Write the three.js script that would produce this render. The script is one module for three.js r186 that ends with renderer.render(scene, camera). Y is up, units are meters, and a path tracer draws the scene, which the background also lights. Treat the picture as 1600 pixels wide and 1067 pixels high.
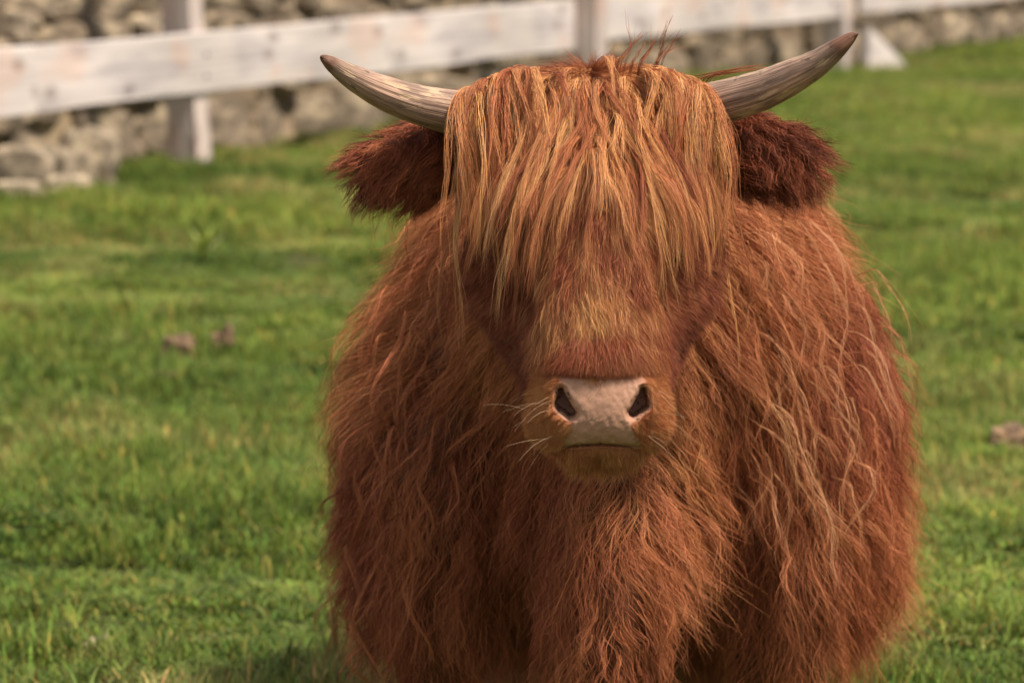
import * as THREE from 'three';
import { mergeGeometries } from 'three/addons/utils/BufferGeometryUtils.js';

// ---------------------------------------------------------------- camera, sky, sun, exposure
const F = 6834, PITCH = 4 * Math.PI / 180, CAM_Y = 1.17;          // focal length in photo pixels
const cP = Math.cos(PITCH), sP = Math.sin(PITCH);
const scene = new THREE.Scene();
const camera = new THREE.PerspectiveCamera(2 * Math.atan(533.5 / F) * 180 / Math.PI, 1600 / 1067, 0.1, 600);
camera.position.set(0, CAM_Y, 0);
camera.rotation.set(-PITCH, 0, 0);
camera.focus = 5.56;
camera.userData.fStop = 6.6;

const skyW = 256, skyH = 128, skyData = new Float32Array(skyW * skyH * 4);
for (let j = 0; j < skyH; j++) for (let i = 0; i < skyW; i++) {
  const el = Math.max(0, ((j + 0.5) / skyH - 0.5) * Math.PI), t = Math.pow(Math.sin(el), 0.55), k = (j * skyW + i) * 4;
  skyData[k] = 0.98 * (1 - t) + 0.66 * t; skyData[k + 1] = 0.95 * (1 - t) + 0.69 * t; skyData[k + 2] = 0.90 * (1 - t) + 0.74 * t; skyData[k + 3] = 1;
}
const sky = new THREE.DataTexture(skyData, skyW, skyH, THREE.RGBAFormat, THREE.FloatType);
sky.mapping = THREE.EquirectangularReflectionMapping; sky.magFilter = THREE.LinearFilter; sky.minFilter = THREE.LinearFilter; sky.needsUpdate = true;
scene.background = sky; scene.environment = sky;
scene.backgroundIntensity = 0.64; scene.environmentIntensity = 0.64;

const sunDir = new THREE.Vector3(0.46, 0.84, 0.24).normalize();
const sun = new THREE.DirectionalLight(0xfff2e0, 4.7);
sun.position.copy(sunDir).multiplyScalar(40).add(new THREE.Vector3(0, 0, -12));
sun.target.position.set(0, 0, -12);
sun.castShadow = true; sun.shadow.radius = 12; sun.shadow.mapSize.set(4096, 4096);
Object.assign(sun.shadow.camera, { left: -20, right: 20, top: 20, bottom: -20, near: 1, far: 90 });
scene.add(sun, sun.target);

const renderer = new THREE.WebGLRenderer({ antialias: true });
renderer.shadowMap.enabled = true;
renderer.toneMapping = THREE.LinearToneMapping;
renderer.toneMappingExposure = 1.45;

// ---------------------------------------------------------------- helpers
let seedState = 12345;
const rnd = () => { seedState |= 0; seedState = seedState + 0x6D2B79F5 | 0; let t = Math.imul(seedState ^ seedState >>> 15, 1 | seedState); t = t + Math.imul(t ^ t >>> 7, 61 | t) ^ t; return ((t ^ t >>> 14) >>> 0) / 4294967296; };
const seed = (s) => { seedState = s; };
const rr = (a, b) => a + (b - a) * rnd();
const gauss = () => (rnd() + rnd() + rnd() + rnd() - 2) * 0.87;
const V = (x, y, z) => new THREE.Vector3(x, y, z);
const clamp = (x, a = 0, b = 1) => x < a ? a : x > b ? b : x;
const sstep = (a, b, x) => { const t = clamp((x - a) / (b - a)); return t * t * (3 - 2 * t); };
const lerp = (a, b, t) => a + (b - a) * t;
function P(px, py, d) {                                            // a photo pixel at a depth of d metres
  const u = (px - 800) / F * d, v = (533.5 - py) / F * d;
  return V(u, CAM_Y + v * cP - d * sP, -(d * cP + v * sP));
}
function h3(x, y, z) { let n = Math.imul(x, 374761393) ^ Math.imul(y, 668265263) ^ Math.imul(z, 1274126177); n = Math.imul(n ^ n >>> 13, 1103515245); return ((n ^ n >>> 16) >>> 0) / 4294967296; }
function noise(x, y, z = 0) {
  const xi = Math.floor(x), yi = Math.floor(y), zi = Math.floor(z); let u = x - xi, v = y - yi, w = z - zi;
  u = u * u * (3 - 2 * u); v = v * v * (3 - 2 * v); w = w * w * (3 - 2 * w);
  return lerp(lerp(lerp(h3(xi, yi, zi), h3(xi + 1, yi, zi), u), lerp(h3(xi, yi + 1, zi), h3(xi + 1, yi + 1, zi), u), v),
    lerp(lerp(h3(xi, yi, zi + 1), h3(xi + 1, yi, zi + 1), u), lerp(h3(xi, yi + 1, zi + 1), h3(xi + 1, yi + 1, zi + 1), u), v), w) * 2 - 1;
}
const fbm = (x, y, z = 0, o = 4) => { let s = 0, a = 0.5; for (let i = 0; i < o; i++) { s += a * noise(x, y, z); x = x * 2.03 + 7; y = y * 2.03 + 3; z = z * 2.03 + 5; a *= 0.5; } return s; };
const taken = {};
function numbered(n) { taken[n] = (taken[n] ?? -1) + 1; return taken[n] ? `${n}_${String(taken[n]).padStart(3, '0')}` : n; }
function tag(o, label, category, group, kind) { if (label) o.userData.label = label; if (category) o.userData.category = category; if (group) o.userData.group = group; if (kind) o.userData.kind = kind; return o; }
function mesh(name, geo, mat, parent) { const m = new THREE.Mesh(geo, mat); m.castShadow = m.receiveShadow = true; m.name = parent === scene ? numbered(name) : name; parent.add(m); return m; }
function tex(w, h, fn, srgb = true) {
  const d = new Uint8Array(w * h * 4);
  for (let j = 0; j < h; j++) for (let i = 0; i < w; i++) { const c = fn(i / w, j / h), k = (j * w + i) * 4; for (let q = 0; q < 3; q++) d[k + q] = clamp(c[q] ?? c[0], 0, 1) * 255; d[k + 3] = 255; }
  const t = new THREE.DataTexture(d, w, h, THREE.RGBAFormat); t.magFilter = THREE.LinearFilter; t.minFilter = THREE.LinearMipmapLinearFilter; t.generateMipmaps = true;
  t.wrapS = t.wrapT = THREE.RepeatWrapping; if (srgb) t.colorSpace = THREE.SRGBColorSpace; t.needsUpdate = true; return t;
}

// ---------------------------------------------------------------- ground
function groundY(x, z) {
  const d = -z;
  let y = d < 15 ? 0.061 * (d - 6.2) : d < 27 ? 0.061 * 8.8 + 0.0475 * (d - 15) - 0.0005 * (d - 15) ** 2 : 0.061 * 8.8 + 0.498 + 0.0355 * (d - 27);
  if (d < 0) y = -0.378 + 0.01 * d;
  if (d > 60) y = 0.061 * 8.8 + 0.498 + 0.0355 * 33 + 0.01 * (d - 60);
  const near = sstep(6.6, 9, d);
  y += near * (0.075 * fbm(x * 0.45 + 3, d * 0.8, 1.3, 3) + 0.03 * noise(x * 1.6, d * 2.6, 4));
  y += 0.008 * noise(x * 2.2, d * 2.2, 9);
  return y;
}
const groundTex = tex(512, 512, (u, v) => {
  const w = (k, o, s) => fbm(Math.cos(u * 6.2832) * k + o, Math.sin(u * 6.2832) * k + Math.cos(v * 6.2832) * k, Math.sin(v * 6.2832) * k + s, 4);
  const a = w(3, 2, 5), b = w(12, 8, 1), m = clamp(0.5 + a * 0.8 + b * 0.7);
  return [lerp(0.19, 0.31, m), lerp(0.21, 0.31, m), lerp(0.07, 0.12, m)];
});
{
  const xs = [], zs = [];
  for (let i = 0; i <= 150; i++) { const t = i / 75 - 1; xs.push(Math.sign(t) * (Math.abs(t) * 7 + Math.pow(Math.abs(t), 6) * 220)); }
  for (let j = 0; j <= 330; j++) zs.push(j < 30 ? 60 - j * 2 : j < 280 ? -(j - 30) * 0.13 : -32.5 - Math.pow((j - 279) / 51, 3) * 260);
  const pos = [], uv = [], idx = [], nx = xs.length;
  zs.forEach((z) => xs.forEach((x) => { pos.push(x, groundY(x, z), z); uv.push(x / 1.7, z / 1.7); }));
  for (let j = 0; j < zs.length - 1; j++) for (let i = 0; i < nx - 1; i++) { const a = j * nx + i; idx.push(a, a + 1, a + nx, a + 1, a + nx + 1, a + nx); }
  const g = new THREE.BufferGeometry();
  g.setAttribute('position', new THREE.Float32BufferAttribute(pos, 3)); g.setAttribute('uv', new THREE.Float32BufferAttribute(uv, 2)); g.setIndex(idx); g.computeVertexNormals();
  const m = mesh('ground', g, new THREE.MeshStandardMaterial({ map: groundTex, roughness: 1 }), scene);
  tag(m, 'sloping pasture ground under the grass', 'ground', null, 'structure');
}

// ---------------------------------------------------------------- grass
function ribbons() { return { p: [], n: [], c: [], i: [], uv: null }; }
function addRibbon(B, pts, width, side, col, round = 0.75) {       // one hair or blade: a narrow strip with rounded normals, closed to a point
  const N = pts.length, base = B.p.length / 3;
  const T = V(0, 0, 0), S = V(0, 0, 0), Nn = V(0, 0, 0);
  for (let k = 0; k < N; k++) {
    T.copy(pts[Math.min(k + 1, N - 1)]).sub(pts[Math.max(k - 1, 0)]).normalize();
    S.copy(side).addScaledVector(T, -side.dot(T)).normalize(); Nn.crossVectors(S, T);
    const w = typeof width === 'function' ? width(k / (N - 1)) : width;
    for (const s of [-1, 1]) {
      B.p.push(pts[k].x + S.x * w * s, pts[k].y + S.y * w * s, pts[k].z + S.z * w * s);
      const nx = Nn.x + S.x * s * round, ny = Nn.y + S.y * s * round, nz = Nn.z + S.z * s * round, l = Math.hypot(nx, ny, nz) || 1;
      B.n.push(nx / l, ny / l, nz / l); B.c.push(col[0], col[1], col[2]);
    }
    if (k) { const a = base + (k - 1) * 2; B.i.push(a, a + 1, a + 2, a + 1, a + 3, a + 2); }
  }
}
function buildRibbons(B) {
  const g = new THREE.BufferGeometry();
  g.setAttribute('position', new THREE.Float32BufferAttribute(B.p, 3)); g.setAttribute('normal', new THREE.Float32BufferAttribute(B.n, 3)); g.setAttribute('color', new THREE.Float32BufferAttribute(B.c, 3)); g.setIndex(B.i);
  return g;
}
const randDir = () => V(gauss(), gauss(), gauss()).normalize();

const grassMat = new THREE.MeshPhysicalMaterial({ vertexColors: true, roughness: 1, transmission: 0.3, thickness: 0, side: THREE.DoubleSide, specularIntensity: 0.4 });
function grassPatch(s, n, R) {                                     // a round patch of turf, R metres across its radius, blades about 1 high before scaling
  seed(s); const B = ribbons();
  for (let k = 0; k < n; k++) {
    const a = rnd() * 6.283, r = Math.sqrt(rnd()) * R, x = Math.cos(a) * r, z = Math.sin(a) * r, cl = 0.8 + 0.6 * noise(x * 26 + s, z * 26, s), h = rr(0.4, 1.0) * cl * (1 - 0.45 * (r / R) ** 2), L = rr(0.1, 0.85) * h * 0.07, b = rnd() * 6.283;
    const pts = []; for (let q = 0; q <= 3; q++) { const t = q / 3; pts.push(V(x + Math.cos(b) * L * t * t, h * (t - 0.18 * t * t * t), z + Math.sin(b) * L * t * t)); }
    const w = rr(0.0012, 0.0034), dead = rnd() < 0.09, f = rr(0.6, 1.4) * (1 + 0.4 * noise(x * 24, z * 24, s + 3));
    addRibbon(B, pts, (t) => w * (1 - t * t) + 0.0001, V(Math.cos(b + 1.57), 0, Math.sin(b + 1.57)), dead ? [2.1 * f, 1.2 * f, 1.6 * f] : [f * rr(0.8, 1.2), f, f], 0.25);
  }
  return buildRibbons(B);
}
{
  const grass = new THREE.Group(); grass.name = 'grass'; scene.add(grass);
  tag(grass, 'green pasture grass with paler dry patches around the cow', 'grass', null, 'stuff');
  const variants = [21, 22, 23, 24, 25].map((q) => grassPatch(q, 460, 0.115));
  const spots = variants.map(() => []);
  seed(77);
  const m = new THREE.Matrix4(), q = new THREE.Quaternion(), e = new THREE.Euler();
  for (let d = 3.5; d < 31; d += 0.085) {
    const half = d * 0.125 + 1.2, far = d > 19 ? 0.8 : 1, n = Math.round(2 * half / 0.095 * far);
    if (d < 6.2 && (Math.round(d / 0.085) % 2)) continue;
    for (let i = 0; i < n; i++) {
      const x = rr(-half, half), dd = d + rr(-0.05, 0.05), z = -dd;
      if (x < -1.27 + (dd - 17) * 0.4 - 0.22 && dd > 9) continue;    // nothing grows under the wall
      const patch = fbm(x * 0.9, dd * 1.1, 2, 3), fine = noise(x * 5, dd * 5, 3), tall = fbm(x * 0.8 + 9, dd * 1.5, 6, 3);
      const hgt = clamp(0.062 + 0.09 * tall + 0.035 * fine + (rnd() < 0.05 ? 0.03 : 0), 0.036, 0.15) * rr(0.75, 1.25);
      const dry = clamp(sstep(0.0, 0.45, fbm(x * 1.3 + 20, dd * 1.7, 7, 3) + 0.3 * fine - 0.1) * 0.6 + (rnd() < 0.06 ? 0.4 : 0));
      const g = clamp(0.5 + patch * 1.0 + 0.3 * fine + 0.25 * gauss());
      const c = [lerp(lerp(0.092, 0.230, g), 0.36, dry), lerp(lerp(0.150, 0.300, g), 0.34, dry), lerp(lerp(0.022, 0.052, g), 0.12, dry)];
      e.set(gauss() * 0.12, rnd() * 6.283, gauss() * 0.12); q.setFromEuler(e);
      const wide = rr(0.85, 1.25);
      m.compose(V(x, groundY(x, z) - 0.004, z), q, V(wide, hgt, wide));
      spots[Math.floor(rnd() * 5)].push([m.clone(), c]);
    }
  }
  spots.forEach((list, v) => {
    const im = new THREE.InstancedMesh(variants[v], grassMat, list.length); im.name = 'grass_blades'; im.castShadow = im.receiveShadow = true; tag(im, null, null, null, 'stuff');
    list.forEach(([mm, c], k) => { im.setMatrixAt(k, mm); im.setColorAt(k, new THREE.Color().setRGB(c[0], c[1], c[2])); });
    grass.add(im);
  });
}

// ---------------------------------------------------------------- dry-stone wall behind the fence
const along = V(1.6, 0, -4).normalize(), toward = V(4, 0, 1.6).normalize();  // along the fence, and out of its lit face
const fenceAt = (t, off = 0) => V(-1.27 + 1.6 * t + toward.x * off, 0, -(17 + 4 * t) + toward.z * off);   // t = 0, 1, 2 at the three posts
function stoneGeo(s, rough = 0.14, boxy = 0.85) {
  const g = new THREE.IcosahedronGeometry(0.5, 3), p = g.attributes.position, v = V(0, 0, 0);
  for (let k = 0; k < p.count; k++) {
    v.fromBufferAttribute(p, k).normalize();
    const box = 1 / Math.pow(Math.pow(Math.abs(v.x), 8) + Math.pow(Math.abs(v.y), 8) + Math.pow(Math.abs(v.z), 8), 0.125);
    const r = 0.5 * lerp(1, box, boxy) * (1 + rough * fbm(v.x * 1.6 + s * 7, v.y * 1.6 + s, v.z * 1.6, 3) * 1.6);
    v.multiplyScalar(r); p.setXYZ(k, v.x, v.y, v.z);
  }
  g.computeVertexNormals(); return g;
}
const stoneTex = [0, 1, 2].map((s) => tex(256, 256, (u, v) => {
  const a = fbm(u * 5 + s * 11, v * 5, s, 4), b = fbm(u * 22, v * 22 + s, 3, 3), l = sstep(0.12, 0.3, fbm(u * 7 + 30, v * 7 + s * 5, 8, 3));
  const k = 0.56 + 0.26 * a + 0.2 * b; return [k + 0.13 * l, k * 0.93 + 0.13 * l, k * 0.84 + 0.11 * l];
}));
const stoneMats = [];
for (const t of stoneTex) for (const c of [[0.72, 0.65, 0.57], [0.58, 0.51, 0.43], [0.95, 0.88, 0.79]]) stoneMats.push(new THREE.MeshStandardMaterial({ map: t, bumpMap: t, bumpScale: 0.006, roughness: 0.95, color: new THREE.Color().setRGB(...c) }));
const stoneGeos = [0, 1, 2, 3, 4, 5, 6].map((s) => stoneGeo(s));
{
  const wall = new THREE.Group(); wall.name = 'stone_wall'; const t0 = -0.75, t1 = 3.6, L = (t1 - t0) * 4.308, thick = 0.5;
  const off = -0.42, c = fenceAt((t0 + t1) / 2, off - thick / 2);
  const baseY = groundY(fenceAt(0.8, off).x, fenceAt(0.8, off).z);
  wall.position.set(c.x, baseY, c.z); wall.rotation.y = Math.atan2(-along.z, along.x); scene.add(wall);
  tag(wall, 'rough grey-brown rubble stone wall running behind the plank fence', 'stone wall');
  const gy = (s, o = off) => { const p = fenceAt(lerp(t0, t1, s / L + 0.5), o); return groundY(p.x, p.z) - baseY; };
  // earth core, following the slope
  const core = new THREE.BoxGeometry(L, 1, thick - 0.07, 160, 14, 1), cp = core.attributes.position;
  for (let k = 0; k < cp.count; k++) { const x = cp.getX(k), y = cp.getY(k) + 0.5, z = cp.getZ(k); cp.setXYZ(k, x, gy(x) - 0.25 + y * 1.5, z + 0.05 * fbm(x * 5, y * 6, 2)); }
  core.computeVertexNormals();
  mesh('earth_core', core, new THREE.MeshStandardMaterial({ map: stoneTex[1], roughness: 1, color: new THREE.Color().setRGB(0.55, 0.47, 0.38) }), wall);
  seed(501);
  const small = []; let count = 0;
  let y = -0.05;
  while (y < 1.25) {
    const h = rr(0.12, 0.22) * (y < 0.1 ? 1.35 : 1); let s = -L / 2 + rr(0, 0.2);
    while (s < L / 2) {
      const w = Math.min(0.75, h * rr(1.15, 2.6)), hh = h * rr(0.8, 1.08), cx = s + w / 2, cy = gy(cx) + y + h / 2 + rr(-0.015, 0.015);
      const geo = stoneGeos[Math.floor(rnd() * 7)], r = rnd(), mt = stoneMats[Math.floor(rnd() * 3) * 3 + (r < 0.5 ? 0 : r < 0.82 ? 1 : 2)];
      const dz = rr(0.18, 0.26), zz = thick / 2 - dz / 2 + rr(-0.03, 0.05);
      const place = (o) => { o.position.set(cx, cy, zz); o.rotation.set(rr(-0.08, 0.08), rr(-0.15, 0.15), rr(-0.07, 0.07)); o.scale.set(w * 1.0, hh, dz); };
      if (count < 296 && cx < L * 0.5 * 0.75) { const st = mesh('stone', geo, mt, wall); place(st); count++; }
      else { const o = new THREE.Object3D(); place(o); o.updateMatrix(); small.push(new THREE.IcosahedronGeometry(0.5, 2).applyMatrix4(o.matrix)); }
      for (let z9 = 0; z9 < 2; z9++) { const o = new THREE.Object3D(), q = rr(0.05, 0.09); o.position.set(s + w + rr(-0.02, 0.02), cy + rr(-0.06, 0.06), zz + dz / 2 - q * 0.6); o.rotation.set(rnd() * 3, rnd() * 3, rnd() * 3); o.scale.set(q * 1.3, q, q); o.updateMatrix(); small.push(new THREE.IcosahedronGeometry(0.5, 1).applyMatrix4(o.matrix)); }
      s += w * 0.97;
    }
    y += h * 0.95;
  }
  const sg = mergeGeometries(small); sg.computeVertexNormals();
  const sm = mesh('rubble', sg, stoneMats[0], wall); sm.userData.kind = 'stuff';
}
// stones tumbled at the foot of the wall
seed(33);
for (const [px, py, w, h, d, mi, label] of [
  [35, 262, 0.20, 0.13, 15.4, 2, 'pale rounded boulder at the foot of the wall beside the fence'],
  [138, 222, 0.20, 0.075, 15.9, 5, 'flat pale slab-like stone resting above the tumbled stones'],
  [130, 262, 0.085, 0.10, 15.8, 8, 'small upright whitish stone next to the pale boulder'],
  [84, 252, 0.13, 0.09, 15.7, 5, 'cream stone wedged between the boulder and the upright stone'],
  [30, 302, 0.17, 0.07, 15.0, 2, 'low tan stone half sunk in grass below the pale boulder'],
  [105, 290, 0.17, 0.06, 15.3, 8, 'long low cream stone lying along the grass edge'],
  [1180, 150, 0.16, 0.05, 23.4, 5, 'flat grey stone at the wall foot behind the right horn'],
  [1290, 136, 0.13, 0.05, 24.0, 8, 'low pale stone by the foot of the braced post'],
]) {
  const p = P(px, py, d), r = mesh('tumbled_stone', stoneGeo(20 + w * 77, 0.2), stoneMats[mi], scene), g0 = groundY(p.x, p.z);
  const top = p.y + h / 2, hh = Math.max(h, top - g0 + 0.02);
  r.position.set(p.x, top - hh / 2, p.z); r.scale.set(w * 1.05, hh * 1.05, w * 0.9); r.rotation.y = rnd() * 0.8 - 0.4;
  tag(r, label, 'stone', 'stones tumbled along the wall foot');
}

// ---------------------------------------------------------------- plank fence
const woodTex = [0, 1, 2].map((s) => tex(1024, 128, (u, v) => {
  const g = fbm(u * 9 + s * 13, v * 26 + 0.5 * fbm(u * 6, v * 3, s), s, 4), blot = fbm(u * 6 + s * 5, v * 1.6, 4, 3), st = sstep(0.16, 0.42, fbm(u * 11 + s * 9, v * 1.5, 9, 3)), gr = sstep(0.1, 0.4, fbm(u * 9 + 40 + s * 3, v * 2.1, 12, 3));
  let kn = 0; for (let k = 0; k < 7; k++) { const kx = h3(k, s, 1), ky = 0.15 + 0.7 * h3(k, s, 2), q = Math.hypot((u - kx) * 26, (v - ky) * 4.2); kn = Math.max(kn, 1 - sstep(0.25, 0.55, q)); }
  const k = 0.75 + 0.10 * g + 0.13 * blot; return [k + 0.01 * st - 0.07 * gr - 0.13 * kn, k * 0.95 - 0.03 * st - 0.065 * gr - 0.14 * kn, k * 0.935 - 0.05 * st - 0.05 * gr - 0.14 * kn];
}));
const woodMats = woodTex.map((t) => new THREE.MeshStandardMaterial({ map: t, bumpMap: t, bumpScale: 0.003, roughness: 0.85 }));
const postMat = new THREE.MeshStandardMaterial({ map: woodTex[2], bumpMap: woodTex[2], bumpScale: 0.004, roughness: 0.9, color: new THREE.Color().setRGB(0.92, 0.86, 0.82) });
function plank(L, h, w, s) {                                       // a sawn board with slightly uneven, eased edges; uv in metres along its length
  const g = new THREE.BoxGeometry(L, h, w, Math.max(2, Math.round(L * 8)), 4, 3), p = g.attributes.position, uv = g.attributes.uv, n = g.attributes.normal;
  for (let k = 0; k < p.count; k++) {
    let x = p.getX(k), y = p.getY(k), z = p.getZ(k);
    const wob = 0.006 * noise(x * 1.3 + s * 9, y > 0 ? 3 : 8, s) * (Math.abs(y) > h * 0.4 ? 1 : 0.4);
    const ey = Math.abs(y) > h * 0.49, ez = Math.abs(z) > w * 0.49;
    if (ey && ez) { y *= 1 - 0.006 / h; z *= 1 - 0.008 / w; }
    p.setXYZ(k, x, y + wob, z);
    uv.setXY(k, (x + s * 1.37) / 3.2, Math.abs(n.getY(k)) > 0.5 ? z / 0.24 : y / 0.26 + 0.5);
  }
  g.computeVertexNormals(); return g;
}
{
  const fence = new THREE.Group(); fence.name = 'plank_fence'; const o = fenceAt(0); const oy = groundY(o.x, o.z); fence.position.set(o.x, oy, o.z); scene.add(fence);
  tag(fence, 'whitewashed plank fence with square posts in front of the stone wall', 'fence');
  const loc = (v) => v.clone().sub(fence.position);
  // rails: photo pixel of the lower edge at either end
  const rail = (ta, pya, tb, pyb, off, h, mi) => {
    const on = (t, py) => { const b = fenceAt(t, off), d = -b.z, q = P(0, py, d); return V(b.x, q.y, b.z); };
    const a = on(ta, pya), b = on(tb, pyb), dir = b.clone().sub(a), L = dir.length(); dir.normalize();
    const m = mesh('rail', plank(L, h, 0.032, mi + 1), woodMats[mi % 3], fence);
    m.position.copy(loc(a.clone().add(b).multiplyScalar(0.5).add(V(0, h / 2, 0))));
    const up = V(0, 1, 0).addScaledVector(dir, -dir.y).normalize(); m.quaternion.setFromRotationMatrix(new THREE.Matrix4().makeBasis(dir, up, V(0, 0, 0).crossVectors(dir, up)));
  };
  const pyAt = (t) => t < 1 ? lerp(148, 73, t) : 0;
  rail(-1.0, 262, 0.99, 74, 0.075, 0.24, 0);
  rail(1.0, 66, 1.99, 25, 0.02, 0.24, 1);
  rail(2.0, 22, 3.0, -9, 0.055, 0.23, 2);
  const post = (t, off, s, lean, hgt, px) => {
    const p = fenceAt(t, off), y = groundY(p.x, p.z) - 0.15, g = plank(hgt, s, s, t + 4);
    const m = mesh('post', g, postMat, fence); m.position.copy(loc(V(p.x, y + hgt / 2, p.z)));
    const up = V(lean, 1, 0).normalize(), f = along.clone().addScaledVector(up, -along.dot(up)).normalize();
    m.quaternion.setFromRotationMatrix(new THREE.Matrix4().makeBasis(up, f, V(0, 0, 0).crossVectors(up, f)));
    return p;
  };
  post(-1.2, 0, 0.13, 0, 1.5); post(0, -0.01, 0.13, -0.05, 1.5); post(0.945, 0.12, 0.16, 0, 1.5); post(1.96, -0.03, 0.14, 0, 1.5); post(3, -0.03, 0.13, 0, 1.5);
  // triangular plank brace at the third post
  const sh = new THREE.Shape(); sh.moveTo(0, 0); sh.lineTo(0.62, 0); sh.lineTo(0.56, 0.05); sh.lineTo(0.05, 0.3); sh.lineTo(0, 0.32); sh.closePath();
  const bg = new THREE.ExtrudeGeometry(sh, { depth: 0.05, bevelSize: 0.004, bevelThickness: 0.004, bevelSegments: 1 });
  const br = mesh('brace', bg, woodMats[1], fence), bp = fenceAt(1.97, 0.05); br.position.copy(loc(V(bp.x + 0.05, groundY(bp.x, bp.z) - 0.02, bp.z + 0.02))); br.rotation.y = 1.0;
  // nails where the rails meet the posts
  const nail = new THREE.CylinderGeometry(0.006, 0.006, 0.006, 8).rotateX(Math.PI / 2), nm = new THREE.MeshStandardMaterial({ color: 0x3a2a22, roughness: 0.7, metalness: 0.6 });
  for (const [t, px, py] of [[0, 300, 85], [0, 300, 118]]) { const b = fenceAt(t, 0.094), q = P(0, py, -b.z), m = mesh('nail', nail, nm, fence); m.position.copy(loc(V(b.x, q.y, b.z))); m.rotation.y = Math.atan2(toward.x, toward.z); }
}

// ---------------------------------------------------------------- cow: the body as a distance field
const cowBase = V(0.12, 0, -6.45);
const prims = [];
const ell = (c, rx, ry, rz, k = 0.06, zone = 'body') => prims.push({ e: 1, c, r: V(rx, ry, rz), k, zone });
const cap = (a, ra, b, rb, k = 0.06, zone = 'body') => prims.push({ e: 0, a, b, ra, rb, k, zone, ab: b.clone().sub(a), l2: b.clone().sub(a).lengthSq() });
// torso
ell(P(985, 640, 6.78), 0.345, 0.35, 0.44);
ell(P(972, 540, 6.38), 0.265, 0.30, 0.25);
ell(P(985, 500, 7.08), 0.31, 0.34, 0.28);
ell(P(975, 830, 6.70), 0.345, 0.20, 0.38, 0.08);
ell(P(700, 740, 6.33), 0.125, 0.26, 0.19, 0.06);
ell(P(1230, 700, 6.36), 0.138, 0.29, 0.19, 0.06);
ell(P(948, 910, 5.99), 0.055, 0.20, 0.07, 0.03);
// neck
cap(P(930, 330, 5.90), 0.115, P(955, 470, 6.25), 0.26, 0.08);
cap(P(940, 540, 6.02), 0.08, P(952, 760, 6.12), 0.11, 0.06);
// legs, down to the hooves
for (const [px, d] of [[685, 6.30], [1215, 6.30]]) { const h = P(px, 800, d), kx = h.x, kz = h.z; cap(h, 0.105, V(kx, 0.33, kz + 0.03), 0.075, 0.05); cap(V(kx, 0.33, kz + 0.03), 0.065, V(kx, 0.09, kz), 0.05, 0.03); }
for (const [px, d] of [[800, 7.15], [1150, 7.15]]) { const h = P(px, 700, d), kx = h.x, kz = h.z; cap(h, 0.17, V(kx, 0.42, kz + 0.02), 0.09, 0.08); cap(V(kx, 0.42, kz + 0.02), 0.08, V(kx, 0.30, kz - 0.10), 0.06, 0.03); cap(V(kx, 0.30, kz - 0.10), 0.055, V(kx, 0.09, kz - 0.06), 0.05, 0.03); }
// head
ell(P(922, 252, 5.79), 0.140, 0.094, 0.105, 0.05, 'head');
ell(P(918, 180, 5.80), 0.190, 0.048, 0.070, 0.05, 'head');
ell(P(930, 375, 5.73), 0.140, 0.130, 0.120, 0.06, 'head');
cap(P(932, 400, 5.64), 0.098, P(937, 575, 5.555), 0.072, 0.05, 'head');
cap(P(926, 440, 5.755), 0.152, P(937, 600, 5.635), 0.086, 0.05, 'head');
cap(P(935, 655, 5.66), 0.042, P(930, 480, 5.80), 0.118, 0.06, 'head');
// ears
for (const s of [-1, 1]) {
  const e = (px, py, d) => s < 0 ? P(px, py, d) : P(1836 - px, py - 15, d);
  cap(e(718, 235, 5.82), 0.03, e(660, 246, 5.79), 0.036, 0.03, 'ear');
  ell(e(622, 262, 5.775), 0.058, 0.038, 0.028, 0.03, 'ear');
}
const sockets = [P(803, 440, 5.592), P(1060, 430, 5.592)];
const MZ = P(937, 640, 5.545);                                      // muzzle centre
function rbox(x, y, z, hx, hy, hz, r) { const qx = Math.abs(x) - hx + r, qy = Math.abs(y) - hy + r, qz = Math.abs(z) - hz + r; return Math.hypot(Math.max(qx, 0), Math.max(qy, 0), Math.max(qz, 0)) + Math.min(Math.max(qx, qy, qz), 0) - r; }
const smin = (a, b, k) => { const h = Math.max(k - Math.abs(a - b), 0) / k; return Math.min(a, b) - h * h * k * 0.25; };
const smax = (a, b, k) => -smin(-a, -b, k);
function cap2(x, y, ax, ay, bx, by, ra, rb) { const dx = bx - ax, dy = by - ay, t = clamp(((x - ax) * dx + (y - ay) * dy) / (dx * dx + dy * dy)); return Math.hypot(x - ax - dx * t, y - ay - dy * t) - lerp(ra, rb, t); }
const nostril = (x, y) => { const a = Math.abs(x - 0.002); return smin(cap2(a, y, 0.0515, 0.029, 0.0490, 0.012, 0.0020, 0.0054), cap2(a, y, 0.0490, 0.012, 0.0390, 0.001, 0.0054, 0.0046), 0.008); };
const mouthY = (x) => -0.0405 - 2.2 * x * x;
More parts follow.
